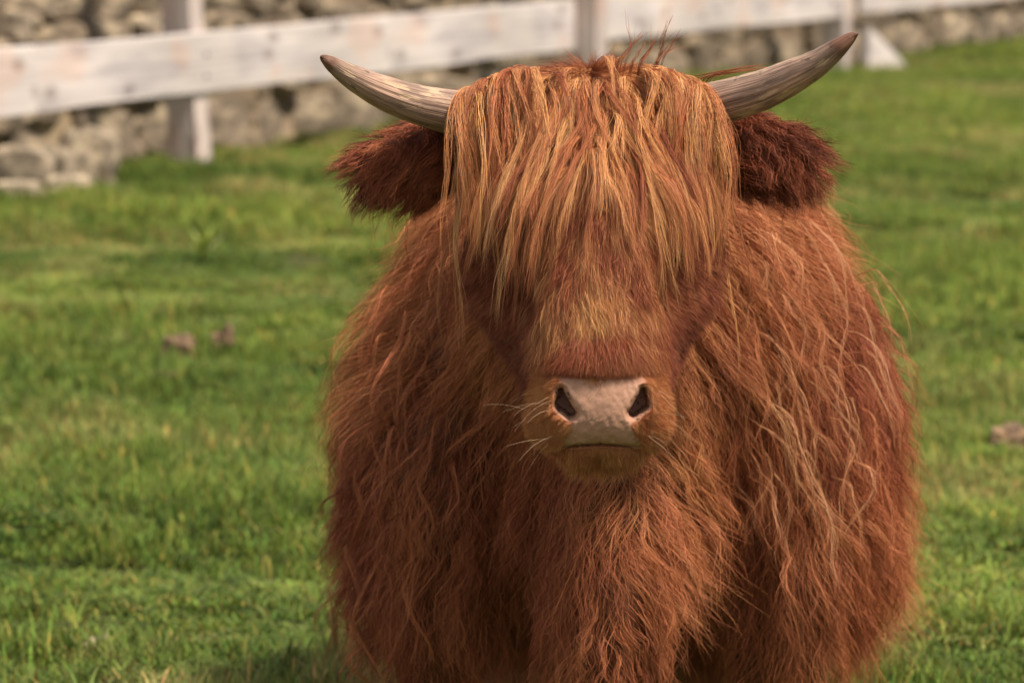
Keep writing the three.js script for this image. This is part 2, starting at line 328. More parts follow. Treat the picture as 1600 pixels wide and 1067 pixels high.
function muzzle(x, y, z) {
  // upper muzzle, broader below the nostrils, flattened front
  let m = rbox(x, y - 0.005, z, 0.067 - 0.12 * Math.max(0, y - 0.01), 0.053, 0.062, 0.044);
  m = smin(m, Math.hypot((Math.abs(x) - 0.042) * 0.9, (y + 0.012) * 1.1, z - 0.012) - 0.036, 0.03);   // whisker pads
  let pad = Math.hypot(x * 0.55, y * 0.8 - 0.003, (z - 0.045)) - 0.031; m = smin(m, pad, 0.02);        // nose pad stands proud
  m = smin(m, rbox(x, y + 0.054, z + 0.036, 0.043, 0.022, 0.040, 0.021), 0.012);                       // lower lip and chin
  const n = nostril(x, y); m = smax(m, -Math.max(n, 0.018 - z), 0.013);
  m = smin(m, Math.abs(n - 0.007) - 0.002 + Math.abs(z - 0.055) * 0.6 + (y < -0.01 ? 0.02 : 0), 0.012); // raised rim
  const lip = Math.hypot((y - mouthY(x)) * 1.0, Math.max(0, 0.03 - z) + Math.max(0, Math.abs(x) - 0.056)) - 0.0016; m = smax(m, -lip, 0.006);
  if (padMask(x, y, z) > 0.3) { const w = 1 / 0.0052; m += 0.0008 * noise(x * w, y * w * 0.7, z * w) + 0.0003 * noise(x * w * 2.3, y * w * 2, z * w * 2); m += 0.0012 * Math.exp(-x * x / 0.000004) * (y < -0.01 ? 1 : 0); }
  return m;
}
function padMask(x, y, z) {
  const a = Math.abs(x - 0.002); if (z < 0.02 || y > 0.052 || y < mouthY(x) - 0.002) return 0;
  const w = y > 0.02 ? lerp(0.046, 0.052, (y - 0.02) / 0.03) : y > -0.012 ? lerp(0.036, 0.046, (y + 0.012) / 0.032) : lerp(0.049, 0.036, sstep(-0.04, -0.012, y));
  return sstep(0.003, -0.003, a - w) * sstep(0.054, 0.034, y + 0.006 * noise(x * 160, y * 160, 3));
}
function sdf(x, y, z) {
  let d = 1e3;
  for (let i = 0; i < prims.length; i++) {
    const q = prims[i]; let v;
    if (q.e) { const dx = (x - q.c.x) / q.r.x, dy = (y - q.c.y) / q.r.y, dz = (z - q.c.z) / q.r.z, k0 = Math.hypot(dx, dy, dz), k1 = Math.hypot(dx / q.r.x, dy / q.r.y, dz / q.r.z); v = k0 < 1e-6 ? -q.r.x : k0 * (k0 - 1) / k1; }
    else { const ax = x - q.a.x, ay = y - q.a.y, az = z - q.a.z, t = clamp((ax * q.ab.x + ay * q.ab.y + az * q.ab.z) / q.l2); v = Math.hypot(ax - q.ab.x * t, ay - q.ab.y * t, az - q.ab.z * t) - lerp(q.ra, q.rb, t); }
    d = smin(d, v, q.k);
  }
  for (const q of sockets) { const dx = x - q.x, dy = y - q.y, dz = z - q.z, r2 = dx * dx + dy * dy + dz * dz; if (r2 < 0.02) d = smax(d, 0.052 - Math.sqrt(dx * dx + dy * dy * 0.7 + dz * dz), 0.025); }
  const mx = x - MZ.x, my = y - MZ.y, mz = z - MZ.z;
  if (mx * mx + my * my + mz * mz < 0.06) {
    const m = muzzle(mx, my, mz); d = smin(d, m, 0.035);
    if (d < 0.02 && mz > 0.0) { const n = nostril(mx, my); d = smax(d, -Math.max(n, 0.018 - mz), 0.010); }
  }
  return d;
}
const grad = (p, e = 0.002) => V(sdf(p.x + e, p.y, p.z) - sdf(p.x - e, p.y, p.z), sdf(p.x, p.y + e, p.z) - sdf(p.x, p.y - e, p.z), sdf(p.x, p.y, p.z + e) - sdf(p.x, p.y, p.z - e)).normalize();
function surfaceNet(lo, hi, cell) {
  const nx = Math.ceil((hi.x - lo.x) / cell), ny = Math.ceil((hi.y - lo.y) / cell), nz = Math.ceil((hi.z - lo.z) / cell), sx = nx + 1, sxy = (nx + 1) * (ny + 1), f = new Float32Array(sxy * (nz + 1));
  for (let k = 0; k <= nz; k++) for (let j = 0; j <= ny; j++) for (let i = 0; i <= nx; i++) {
    const n = k * sxy + j * sx + i;
    if (i && Math.abs(f[n - 1]) > 0.12 && (i & 3)) { f[n] = f[n - 1] - Math.sign(f[n - 1]) * cell; continue; }   // far from the skin: step along
    f[n] = sdf(lo.x + i * cell, lo.y + j * cell, lo.z + k * cell);
  }
  const id = new Int32Array(f.length).fill(-1), pos = [], idx = [];
  const corners = [0, 1, sx, sx + 1, sxy, sxy + 1, sxy + sx, sxy + sx + 1], E = [[0, 1], [2, 3], [4, 5], [6, 7], [0, 2], [1, 3], [4, 6], [5, 7], [0, 4], [1, 5], [2, 6], [3, 7]];
  for (let k = 0; k < nz; k++) for (let j = 0; j < ny; j++) for (let i = 0; i < nx; i++) {
    const n = k * sxy + j * sx + i; let mask = 0; for (let c = 0; c < 8; c++) if (f[n + corners[c]] < 0) mask |= 1 << c;
    if (mask === 0 || mask === 255) continue;
    let x = 0, y = 0, z = 0, w = 0;
    for (const [a, b] of E) { const fa = f[n + corners[a]], fb = f[n + corners[b]]; if ((fa < 0) === (fb < 0)) continue; const t = fa / (fa - fb); x += lerp(a & 1, b & 1, t); y += lerp(a >> 1 & 1, b >> 1 & 1, t); z += lerp(a >> 2, b >> 2, t); w++; }
    id[n] = pos.length / 3; pos.push(lo.x + (i + x / w) * cell, lo.y + (j + y / w) * cell, lo.z + (k + z / w) * cell);
  }
  for (let k = 1; k < nz; k++) for (let j = 1; j < ny; j++) for (let i = 1; i < nx; i++) {
    const n = k * sxy + j * sx + i, s = f[n] < 0;
    for (const [o, u, v] of [[1, sx, sxy], [sx, sxy, 1], [sxy, 1, sx]]) {
      if ((f[n + o] < 0) === s) continue;
      const a = id[n - u - v], b = id[n - v], c = id[n], d = id[n - u]; if (a < 0 || b < 0 || c < 0 || d < 0) continue;
      if (s) idx.push(a, b, c, a, c, d); else idx.push(a, c, b, a, d, c);
    }
  }
  const nor = new Float32Array(pos.length), p = V(0, 0, 0);
  for (let q = 0; q < pos.length; q += 3) { p.set(pos[q], pos[q + 1], pos[q + 2]); const g = grad(p, cell * 0.5); nor[q] = g.x; nor[q + 1] = g.y; nor[q + 2] = g.z; }
  const g = new THREE.BufferGeometry(); g.setAttribute('position', new THREE.Float32BufferAttribute(pos, 3)); g.setAttribute('normal', new THREE.BufferAttribute(nor, 3)); g.setIndex(idx); return g;
}
const cow = new THREE.Group(); cow.name = 'highland_cow'; cow.position.copy(cowBase); scene.add(cow);
tag(cow, 'shaggy long-haired russet cow with curved horns standing in the grass', 'cow');
const torso = surfaceNet(V(-0.42, 0.05, -7.75), V(0.66, 1.22, -5.72), 0.014);
const headG = surfaceNet(V(-0.28, 0.56, -5.93), V(0.46, 1.20, -5.40), 0.008);
const muzG = surfaceNet(V(MZ.x - 0.12, MZ.y - 0.12, MZ.z - 0.02), V(MZ.x + 0.12, MZ.y + 0.09, MZ.z + 0.11), 0.0022);
// where the fine muzzle grid takes over, the coarser head triangles are left out
function without(g, test) { const p = g.attributes.position, ix = g.index.array, out = []; for (let k = 0; k < ix.length; k += 3) { const a = V(0, 0, 0); for (let q = 0; q < 3; q++) a.add(V(p.getX(ix[k + q]), p.getY(ix[k + q]), p.getZ(ix[k + q]))); a.multiplyScalar(1 / 3); if (!test(a)) out.push(ix[k], ix[k + 1], ix[k + 2]); } const h = g.clone(); h.setIndex(out); return h; }
const inMuz = (a, m) => Math.abs(a.x - MZ.x) < 0.12 - m && a.y - MZ.y > -0.12 + m && a.y - MZ.y < 0.09 - m && a.z - MZ.z > -0.02 + m && a.z - MZ.z < 0.11;
const headCut = without(headG, (a) => inMuz(a, 0.01));
const torsoCut = without(torso, (a) => a.x > -0.27 && a.x < 0.45 && a.y > 0.575 && a.y < 1.19 && a.z > -5.915);
{
  const body = mergeGeometries([torsoCut, headCut, muzG]);
  const p = body.attributes.position, col = new Float32Array(p.count * 3);
  for (let k = 0; k < p.count; k++) {
    const x = p.getX(k), y = p.getY(k), z = p.getZ(k), mx = x - MZ.x, my = y - MZ.y, mz = z - MZ.z;
    let c = [0.10, 0.032, 0.016];
    const near = mx * mx + my * my + mz * mz < 0.03 && mz > 0 && my < 0.06 && my > -0.075;
    if (near) {
      c = [0.36, 0.15, 0.085];
      const pm = Math.max(padMask(mx, my, mz), mz > 0.01 ? sstep(0.008, 0.004, nostril(mx, my)) : 0), mot = 1 + 0.16 * fbm(x * 90, y * 90, z * 90, 3);
      c = c.map((q, i) => lerp(q, [0.39, 0.215, 0.145][i] * mot, pm));
      const n = nostril(mx, my); if (mz > 0) { const t = sstep(0.002, -0.004, n + 0.002 * noise(x * 300, y * 300, 1)); c = c.map((q, i) => lerp(q, [0.40, 0.20, 0.16][i], t)); }
      
      const dirt = noise(x * 420, y * 420, 5) > 0.62 && n < 0.006 && n > -0.006 && mz > 0; if (dirt) c = [0.05, 0.05, 0.03];
    }
    col.set(c, k * 3);
  }
  body.setAttribute('color', new THREE.BufferAttribute(col, 3)); body.translate(-cowBase.x, -cowBase.y, -cowBase.z);
  mesh('body', body, new THREE.MeshPhysicalMaterial({ vertexColors: true, roughness: 0.6, specularIntensity: 0.4 }), cow);
}
// eyes
{
  const em = new THREE.MeshPhysicalMaterial({ color: new THREE.Color().setRGB(0.012, 0.007, 0.005), roughness: 0.08, clearcoat: 1 });
  for (const [px, py] of [[806, 412], [1056, 400]]) { const m = mesh('eye', new THREE.SphereGeometry(0.017, 24, 16), em, cow); const p = P(px, py, 5.56); for (let k = 0; k < 60; k++) { const d = sdf(p.x, p.y, p.z); if (d > -0.002) p.z -= 0.002; else break; } m.position.copy(p).sub(cowBase); }
  const hm = new THREE.MeshStandardMaterial({ color: new THREE.Color().setRGB(0.05, 0.035, 0.03), roughness: 0.6 });
  const hoof = new THREE.LatheGeometry([[0, 0], [0.062, 0], [0.064, 0.01], [0.052, 0.07], [0.045, 0.085], [0, 0.09]].map((a) => new THREE.Vector2(...a)), 20);
  for (const [px, py, d, dz] of [[685, 800, 6.30, 0], [1215, 800, 6.30, 0], [800, 700, 7.15, -0.06], [1150, 700, 7.15, -0.06]]) { const b = P(px, py, d), m = mesh('hoof', hoof, hm, cow); m.position.set(b.x, groundY(b.x, b.z + dz), b.z + dz).sub(cowBase); }
}

// horns
{
  const hornTex = tex(512, 1024, (u, v) => {
    const a = u * 6.2832, g = fbm(Math.cos(a) * 7, Math.sin(a) * 7, v * 8, 4), f = fbm(Math.cos(a) * 22, Math.sin(a) * 22, v * 18, 3), cr = noise(Math.cos(a) * 2.5 + 3, v * 34, 2 + Math.sin(a) * 2.5), chip = sstep(0.1, 0.38, fbm(Math.cos(a) * 3 + 5, v * 12, Math.sin(a) * 3, 5));
    const tip = sstep(0.70, 0.76, v + 0.02 * g), end = sstep(0.80, 1, v);
    let k = 0.55 + 0.22 * g + 0.12 * f - (cr > 0.72 ? 0.14 : 0);
    const mo = 0.16 * fbm(Math.cos(a) * 2 + 9, v * 9, Math.sin(a) * 2, 4); k += mo; const base = [k * 1.05, k * 0.85, k * 0.735], light = [0.76, 0.65, 0.53], dark = [0.42 + 0.12 * g, 0.28 + 0.1 * g, 0.21 + 0.09 * g];
    return [0, 1, 2].map((i) => lerp(lerp(base[i], light[i], chip * 0.75 * (1 - tip)), dark[i], tip * 0.85) - 0.05 * end);
  });
  const hornBump = tex(512, 1024, (u, v) => { const a = u * 6.2832, tip = sstep(0.7, 0.78, v), g = fbm(Math.cos(a) * 14, Math.sin(a) * 14, v * 4, 4), cr = noise(Math.cos(a) * 2 + 3, v * 26, 2 + Math.sin(a) * 2), chip = sstep(0.28, 0.40, fbm(Math.cos(a) * 3 + 5, v * 12, Math.sin(a) * 3, 4)); return [0.5 + (0.5 * g + 0.2 * chip - (cr > 0.7 ? 0.35 : 0)) * (1 - 0.7 * tip)]; }, false);
  const hm = new THREE.MeshPhysicalMaterial({ map: hornTex, bumpMap: hornBump, bumpScale: 0.0022, roughness: 0.5, specularIntensity: 0.7 });
  const horn = (list) => {
    const pts = list.map(([x, y, d]) => P(x, y, d)), rad = list.map((q) => q[3] / 1140), curve = new THREE.CatmullRomCurve3(pts), N = 90, R = 40, pos = [], uv = [], idx = [];
    for (let k = 0; k <= N; k++) {
      const t = k / N, c = curve.getPoint(t), T = curve.getTangent(t), S = V(0, 0, 1).addScaledVector(T, -T.z).normalize(), U = V(0, 0, 0).crossVectors(T, S);
      const f = t * (list.length - 1), i = Math.min(list.length - 2, Math.floor(f)), r0 = lerp(rad[i], rad[i + 1], f - i);
      for (let q = 0; q <= R; q++) { const a = q / R * 6.28318, r = r0 * (1 + 0.02 * fbm(Math.cos(a) * 3, Math.sin(a) * 3, t * 6, 3) + 0.012 * noise(t * 40, Math.cos(a), Math.sin(a))); const p = c.clone().addScaledVector(S, Math.cos(a) * r).addScaledVector(U, Math.sin(a) * r).sub(cowBase); pos.push(p.x, p.y, p.z); uv.push(q / R, t); }
    }
    for (let k = 0; k < N; k++) for (let q = 0; q < R; q++) { const a = k * (R + 1) + q; idx.push(a, a + R + 1, a + 1, a + 1, a + R + 1, a + R + 2); }
    const g = new THREE.BufferGeometry(); g.setAttribute('position', new THREE.Float32BufferAttribute(pos, 3)); g.setAttribute('uv', new THREE.Float32BufferAttribute(uv, 2)); g.setIndex(idx); g.computeVertexNormals();
    mesh('horn', g, hm, cow);
  };
  horn([[790, 190, 5.76, 38], [740, 183, 5.74, 35], [695, 173, 5.72, 33], [645, 161, 5.69, 29], [596, 143, 5.66, 25], [548, 119, 5.63, 18], [514, 97, 5.61, 10], [504, 90, 5.605, 5], [501, 88, 5.60, 0.4]]);
  horn([[1040, 178, 5.76, 38], [1085, 170, 5.74, 36], [1127, 160, 5.72, 33.5], [1190, 141, 5.69, 30.5], [1237, 120, 5.66, 26], [1280, 97, 5.63, 20], [1312, 73, 5.61, 14], [1333, 57, 5.605, 7], [1342, 53, 5.60, 0.4]]);
}

// ---------------------------------------------------------------- hair
const hairMat = new THREE.MeshPhysicalMaterial({ vertexColors: true, roughness: 0.55, side: THREE.DoubleSide, specularIntensity: 0.5 });
function hairTuft(s, o) {                                           // local axes: x out of the skin, y along the growth (length 1), z sideways
  seed(s); const B = ribbons(), cx = [], cz = [], ph = rnd() * 6.28, ph2 = rnd() * 6.28;
  for (let k = 0; k <= o.segs; k++) { const t = k / o.segs; cx.push(0.26 * Math.sin(Math.min(1, t * 1.25) * 2.2) * 0.9 + o.wave * 0.5 * t * Math.sin(t * o.freq + ph)); cz.push(o.wave * t * Math.sin(t * o.freq * 0.9 + ph2) + o.bend * t * t); }
  for (let h = 0; h < o.n; h++) {
    const ra = rnd() * 6.283, rd = Math.sqrt(rnd()) * o.spread, ox = Math.cos(ra) * rd * 0.5, oy = Math.sin(ra) * rd, oz = Math.cos(ra) * rd, L = rr(0.55, 1.05), fly = rnd() < o.fly, fx = gauss() * (fly ? 0.28 : 0.05), fz = gauss() * (fly ? 0.38 : 0.07), pa = rnd() * 6.28, wa = o.own * rr(0.3, 1.4), wf = rr(5, 11);
    const pts = [];
    for (let k = 0; k <= o.segs; k++) { const t = k / o.segs, keep = lerp(1, o.tip, sstep(0, 1, t)); pts.push(V(cx[k] * L + Math.max(0.0, ox) * keep + fx * t * t + wa * 0.6 * t * Math.sin(t * wf + pa) + 0.004, oy * (1 - t * 0.5) + t * L, cz[k] * L + oz * keep + fz * t * t + wa * t * Math.cos(t * wf + pa * 1.7))); }
    const f = rr(0.6, 1.35), w = o.width * rr(0.7, 1.3);
    addRibbon(B, pts, (t) => w * (1 - 0.85 * t * t), randDir(), [f, f * rr(0.93, 1.05), f * rr(0.85, 1.1)]);
  }
  return buildRibbons(B);
}
const tufts = {
  coat: [1, 2, 3, 4, 5, 6].map((s) => hairTuft(100 + s, { n: 44, segs: 8, spread: 0.2, wave: 0.07, freq: 7, bend: 0.1 * (s - 3.5), fly: 0.22, tip: 0.4, own: 0.035, width: 0.0026 })),
  lock: [1, 2, 3, 4, 5].map((s) => hairTuft(200 + s, { n: 36, segs: 12, spread: 0.11, wave: 0.10, freq: 9, bend: 0.12 * (s - 3), fly: 0.1, tip: 0.2, own: 0.018, width: 0.0022 })),
  short: [1, 2, 3].map((s) => hairTuft(300 + s, { n: 30, segs: 5, spread: 0.3, wave: 0.02, freq: 4, bend: 0.06 * (s - 2), fly: 0.15, tip: 0.7, own: 0.02, width: 0.0065 })),
};
function sampler(g) {                                               // area-weighted points on a geometry
  const p = g.attributes.position, n = g.attributes.normal, ix = g.index.array, T = ix.length / 3, cum = new Float64Array(T); let s = 0; const a = V(0, 0, 0), b = V(0, 0, 0), c = V(0, 0, 0);
  for (let k = 0; k < T; k++) { a.fromBufferAttribute(p, ix[k * 3]); b.fromBufferAttribute(p, ix[k * 3 + 1]).sub(a); c.fromBufferAttribute(p, ix[k * 3 + 2]).sub(a); s += b.cross(c).length() / 2; cum[k] = s; }
  return { area: s, pick() { const r = rnd() * s; let lo = 0, hi = T - 1; while (lo < hi) { const m = lo + hi >> 1; if (cum[m] < r) lo = m + 1; else hi = m; } let u = rnd(), v = rnd(); if (u + v > 1) { u = 1 - u; v = 1 - v; } const w = 1 - u - v, i = ix[lo * 3], j = ix[lo * 3 + 1], k = ix[lo * 3 + 2];
    return [V(p.getX(i) * w + p.getX(j) * u + p.getX(k) * v, p.getY(i) * w + p.getY(j) * u + p.getY(k) * v, p.getZ(i) * w + p.getZ(j) * u + p.getZ(k) * v), V(n.getX(i) * w + n.getX(j) * u + n.getX(k) * v, n.getY(i) * w + n.getY(j) * u + n.getY(k) * v, n.getZ(i) * w + n.getZ(j) * u + n.getZ(k) * v).normalize()]; } };
}
const bins = {};
function plant(part, kind, p, n, want, len, lift, col, wid = 1) {   // one tuft of hair growing from p
  const y = want.clone(), c = y.dot(n); if (c < 0.04) y.addScaledVector(n, 0.04 - c); y.normalize();
  const x = n.clone().addScaledVector(y, -n.dot(y)); if (x.lengthSq() < 1e-4) x.set(1, 0, 0).addScaledVector(y, -y.x); x.normalize();
  const z = V(0, 0, 0).crossVectors(x, y), v = Math.floor(rnd() * tufts[kind].length), q = p.clone().sub(cowBase).addScaledVector(n, -0.003), f = rnd() < 0.5 ? -1 : 1;
  const m = new THREE.Matrix4().set(x.x * len * lift, y.x * len, z.x * len * wid * f, q.x, x.y * len * lift, y.y * len, z.y * len * wid * f, q.y, x.z * len * lift, y.z * len, z.z * len * wid * f, q.z, 0, 0, 0, 1);
  ((bins[part] ??= {})[`${kind}${v}`] ??= { g: tufts[kind][v], l: [] }).l.push(m, col);
}
const turn = (v, n, a) => v.applyAxisAngle(n, a);
const mixc = (a, b, t) => [lerp(a[0], b[0], t), lerp(a[1], b[1], t), lerp(a[2], b[2], t)];
const RED = [0.20, 0.050, 0.020], RUST = [0.295, 0.077, 0.034], ORANGE = [0.48, 0.168, 0.068], BLOND = [0.72, 0.37, 0.145], PALE = [0.80, 0.50, 0.27], DEEP = [0.12, 0.030, 0.013];
const EAR = (p) => Math.abs(p.x - (930 - 800) / F * 5.75) > 0.165 && p.y > 0.9;
const faceX = P(932, 400, 5.64).x;
function faceHair(p, n, nl, nx, up) {
  const dx = p.x - faceX, bridge = sstep(0.11, 0.05, Math.abs(dx)), w = V(dx * 4.2 + (1 - bridge) * Math.sign(dx) * 0.35, -0.9, 0.08);
  let len = lerp(0.026, 0.042, bridge) * rr(0.7, 1.25) * lerp(0.42, 1, Math.max(sstep(0.06, 0.15, up), bridge * sstep(0.045, 0.06, up))) * (up < -0.03 ? 0.7 : 1); if (up < 0.12 && Math.abs(dx) < 0.075) len = Math.min(len, Math.max(0.008, (up - 0.044) * 1.1));
  turn(w, n, 0.4 * nl + 0.15 * nx + gauss() * 0.22);
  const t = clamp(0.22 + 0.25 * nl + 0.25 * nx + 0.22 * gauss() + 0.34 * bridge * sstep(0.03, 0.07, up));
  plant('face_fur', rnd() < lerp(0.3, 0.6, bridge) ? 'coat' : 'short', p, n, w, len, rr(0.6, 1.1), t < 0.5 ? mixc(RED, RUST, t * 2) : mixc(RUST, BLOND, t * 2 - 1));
}
{
  seed(9002);
  const S = sampler(headCut), cx = P(932, 400, 5.64).x;
  for (let k = 0; k < 22000; k++) {
    const [p, n] = S.pick(); if (p.z < -5.9) continue;
    const ear = EAR(p), nl = noise(p.x * 12, p.y * 12, p.z * 12), nx = noise(p.x * 40, p.y * 40, p.z * 40), up = (p.y - MZ.y);
    if (ear) continue;
    faceHair(p, n, nl, nx, up);
  }
  // short golden fur of the muzzle
  const M = sampler(muzG);
  for (let k = 0; k < 24000; k++) {
    const [p, n] = M.pick(), mx = p.x - MZ.x, my = p.y - MZ.y, mz = p.z - MZ.z;
    const pm = padMask(mx, my, mz); if (pm > 0.25 && (my < 0.030 || rnd() < pm) || (mz > 0.0 && nostril(mx, my) < 0.0055 && n.z > -0.3) || (mz > 0.01 && Math.abs(my - mouthY(mx)) < 0.004)) continue;
    if (sdf(p.x + n.x * 0.004, p.y + n.y * 0.004, p.z + n.z * 0.004) < 0.002) continue;
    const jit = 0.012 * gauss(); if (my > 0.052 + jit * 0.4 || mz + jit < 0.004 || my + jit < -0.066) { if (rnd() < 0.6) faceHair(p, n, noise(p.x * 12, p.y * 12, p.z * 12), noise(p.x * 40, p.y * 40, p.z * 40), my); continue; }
    const w = V(mx * 9, -0.5 + my * 6 - (my < -0.04 ? 1 : 0), -0.25); turn(w, n, gauss() * 0.3 + 0.3 * noise(p.x * 60, p.y * 60, p.z * 60));
    const far = sstep(0.03, 0.0, mz);
    const len = (0.0105 + 0.005 * far + (my < -0.05 ? 0.006 : 0)) * rr(0.7, 1.4) * (pm > 0.05 ? 0.55 : 1), t = clamp(0.72 + 0.34 * gauss() + 0.2 * noise(p.x * 50, p.y * 50, p.z * 50));
    plant('muzzle_fur', 'short', p, n, w, len, rr(0.8, 1.5), t < 0.5 ? mixc(RUST, ORANGE, t * 2) : mixc(ORANGE, BLOND, (t * 2 - 1) * 0.75));
  }
}
for (const [part, kinds] of Object.entries(bins)) for (const { g, l } of Object.values(kinds)) {
  const im = new THREE.InstancedMesh(g, hairMat, l.length / 2); im.name = part; im.castShadow = im.receiveShadow = true; im.userData.kind = 'stuff';
  for (let k = 0; k < l.length; k += 2) { im.setMatrixAt(k / 2, l[k]); im.setColorAt(k / 2, new THREE.Color().setRGB(...l[k + 1])); }
  cow.add(im);
}

// long locks, each hair a strip of its own along a guide that drapes over the head and body
function guide(root, dir, len, o) {
  const steps = o.steps ?? 18, h = len / steps, p = root.clone(), v = dir.clone().normalize(), pts = [p.clone()], a = rnd() * 50, wv = o.wave ?? 0.25, wf = o.freq ?? 9;
  for (let k = 1; k <= steps; k++) {
    const t = k / steps; v.lerp(o.pull ?? V(0, -1, 0), o.grav ?? 0.25); v.x += wv * h * 6 * Math.sin(t * wf + a) + wv * 0.35 * noise(a, t * 5, 1); v.z += wv * 0.25 * noise(a, t * 5, 7);
    if (o.side) v.x += o.side; v.normalize(); p.addScaledVector(v, h);
    const clear = o.ramp ? 0.004 + ((o.clear ?? 0.008) - 0.004) * sstep(0.1, 0.55, t) : o.clear ?? 0.008; for (let q = 0; q < 2; q++) { const d = sdf(p.x, p.y, p.z); if (d < clear) { const g = grad(p); p.addScaledVector(g, clear - d); const c = v.dot(g); if (c < 0) v.addScaledVector(g, -c).normalize(); } }
    pts.push(p.clone());
  }
  return pts;
}
function lock(B, pts, o) {
  const N = pts.length, curl = rnd() * 6.28, col = o.col;
  for (let h = 0; h < o.n; h++) {
    const a = rnd() * 6.283, r = Math.sqrt(rnd()) * o.r, flat = o.flat ?? 0.6, L = rnd() < 0.15 ? rr(0.5, 0.85) : rr(0.85, 1), ox = Math.cos(a) * r, oz = Math.sin(a) * r * flat, fly = rnd() < (o.fly ?? 0.06) ? 0.018 : 0.0025, fx = gauss() * fly, fy = gauss() * fly, fz = gauss() * fly, pa = rnd() * 6.28, tw = rr(-1.2, 1.2), own = (o.own ?? 0.001) * rr(0.4, 1.4), of = rr(8, 18);
    const q = [];
    for (let k = 0; k < N; k++) {
      const t = k / (N - 1), f = t * L * (N - 1), i = Math.min(N - 2, Math.floor(f)), prof = (o.root ?? 0.7) + (1 - (o.root ?? 0.7)) * Math.sin(Math.min(1, t * 2) * 1.57), close = prof * (1 - (1 - (o.tip ?? 0.12)) * sstep(0.35, 1, t)), c = Math.cos(tw * t), s = Math.sin(tw * t);
      q.push(pts[i].clone().lerp(pts[i + 1], f - i).add(V((ox * c - oz * s) * close + fx * t * t + own * Math.sin(t * of + pa), fy * t * t * 0.6, (ox * s + oz * c) * close + fz * t * t + own * Math.cos(t * of + pa))));
    }
    const f = rr(0.7, 1.25), w = (o.w ?? 0.00032) * rr(0.6, 1.4);
    addRibbon(B, q, (t) => w * (1 - 0.8 * t * t * t), randDir(), [col[0] * f, col[1] * f * rr(0.94, 1.05), col[2] * f * rr(0.88, 1.1)]);
  }
}
function onSkin(px, py, d0) { const p = P(px, py, d0), dir = P(px, py, d0 + 1).sub(p).normalize(); for (let k = 0; k < 60; k++) { const d = sdf(p.x, p.y, p.z); if (d < 0.001) break; p.addScaledVector(dir, Math.max(d * 0.8, 0.001)); } return p; }
{
  // forelock
  seed(4242); const B = ribbons(), cx = P(920, 100, 5.7).x, M = 600;
  for (let k = 0; k < M; k++) {
    const u = k % 3 ? rr(-1, 1) : gauss() * 0.5, uu = clamp(u, -1, 1), row = rnd();
    // roots over the poll and upper forehead, found by dropping on to the skull
    const p = V(cx + uu * 0.172, 1.30, lerp(-5.66, -5.83, row)); let hit = false;
    for (let q = 0; q < 80; q++) { const d = sdf(p.x, p.y, p.z); if (d < 0.002) { hit = true; break; } p.y -= Math.max(d * 0.7, 0.002); if (p.y < 0.95) break; }
    if (!hit) continue;
    if (Math.abs(uu) > rr(0.35, 0.65)) { const e = clamp((Math.abs(uu) - 0.4) / 0.6), q = P(920 + Math.sign(uu) * lerp(85, 200, e), 98 + 46 * e ** 1.6 + 10 * rnd(), lerp(5.70, 5.76, rnd())); if (q.y > p.y) p.copy(q); }   // over the horn roots
    const layer = rnd(), edge = Math.abs(uu), s9 = gauss();
    const len = (0.198 + 0.08 * rnd() + row * 0.07 * (1 - edge) + 0.012 * edge) * (rnd() < 0.25 ? rr(0.55, 0.85) : 1);
    const dir = V(uu * 0.45 * (1 - 0.7 * edge) + s9 * 0.22, 0.16, 0.80 - edge * 0.2);
    const pts = guide(p, dir, len, { steps: 18, grav: 0.22, clear: 0.006 + 0.040 * layer * layer, wave: 0.30, freq: rr(5, 12), side: -uu * 0.012 * (1 + edge) + s9 * 0.012, ramp: true });
    const t = rnd(), col = t < 0.06 ? mixc(RED, RUST, rnd()) : t < 0.30 ? mixc(RUST, ORANGE, rnd()) : t < 0.97 ? mixc(ORANGE, BLOND, rnd() * 0.85) : mixc(BLOND, PALE, rnd() * 0.5);
    const big = layer > 0.45 && rnd() < 0.5;
    lock(B, pts, big ? { n: 44, r: rr(0.005, 0.0085), col, root: 0.8, tip: 0.06, flat: 0.6, own: 0.0022, fly: 0.16, w: 0.00022 } : { n: 20, r: rr(0.0025, 0.0055), col, root: 0.9, tip: 0.1, flat: 0.7, own: 0.0024, fly: 0.26, w: 0.00022 });
  }
  const m = mesh('forelock', buildRibbons(B).translate(-cowBase.x, -cowBase.y, -cowBase.z), hairMat, cow); m.userData.kind = 'stuff'; m.userData.label = 'long orange fringe falling over the eyes';
}
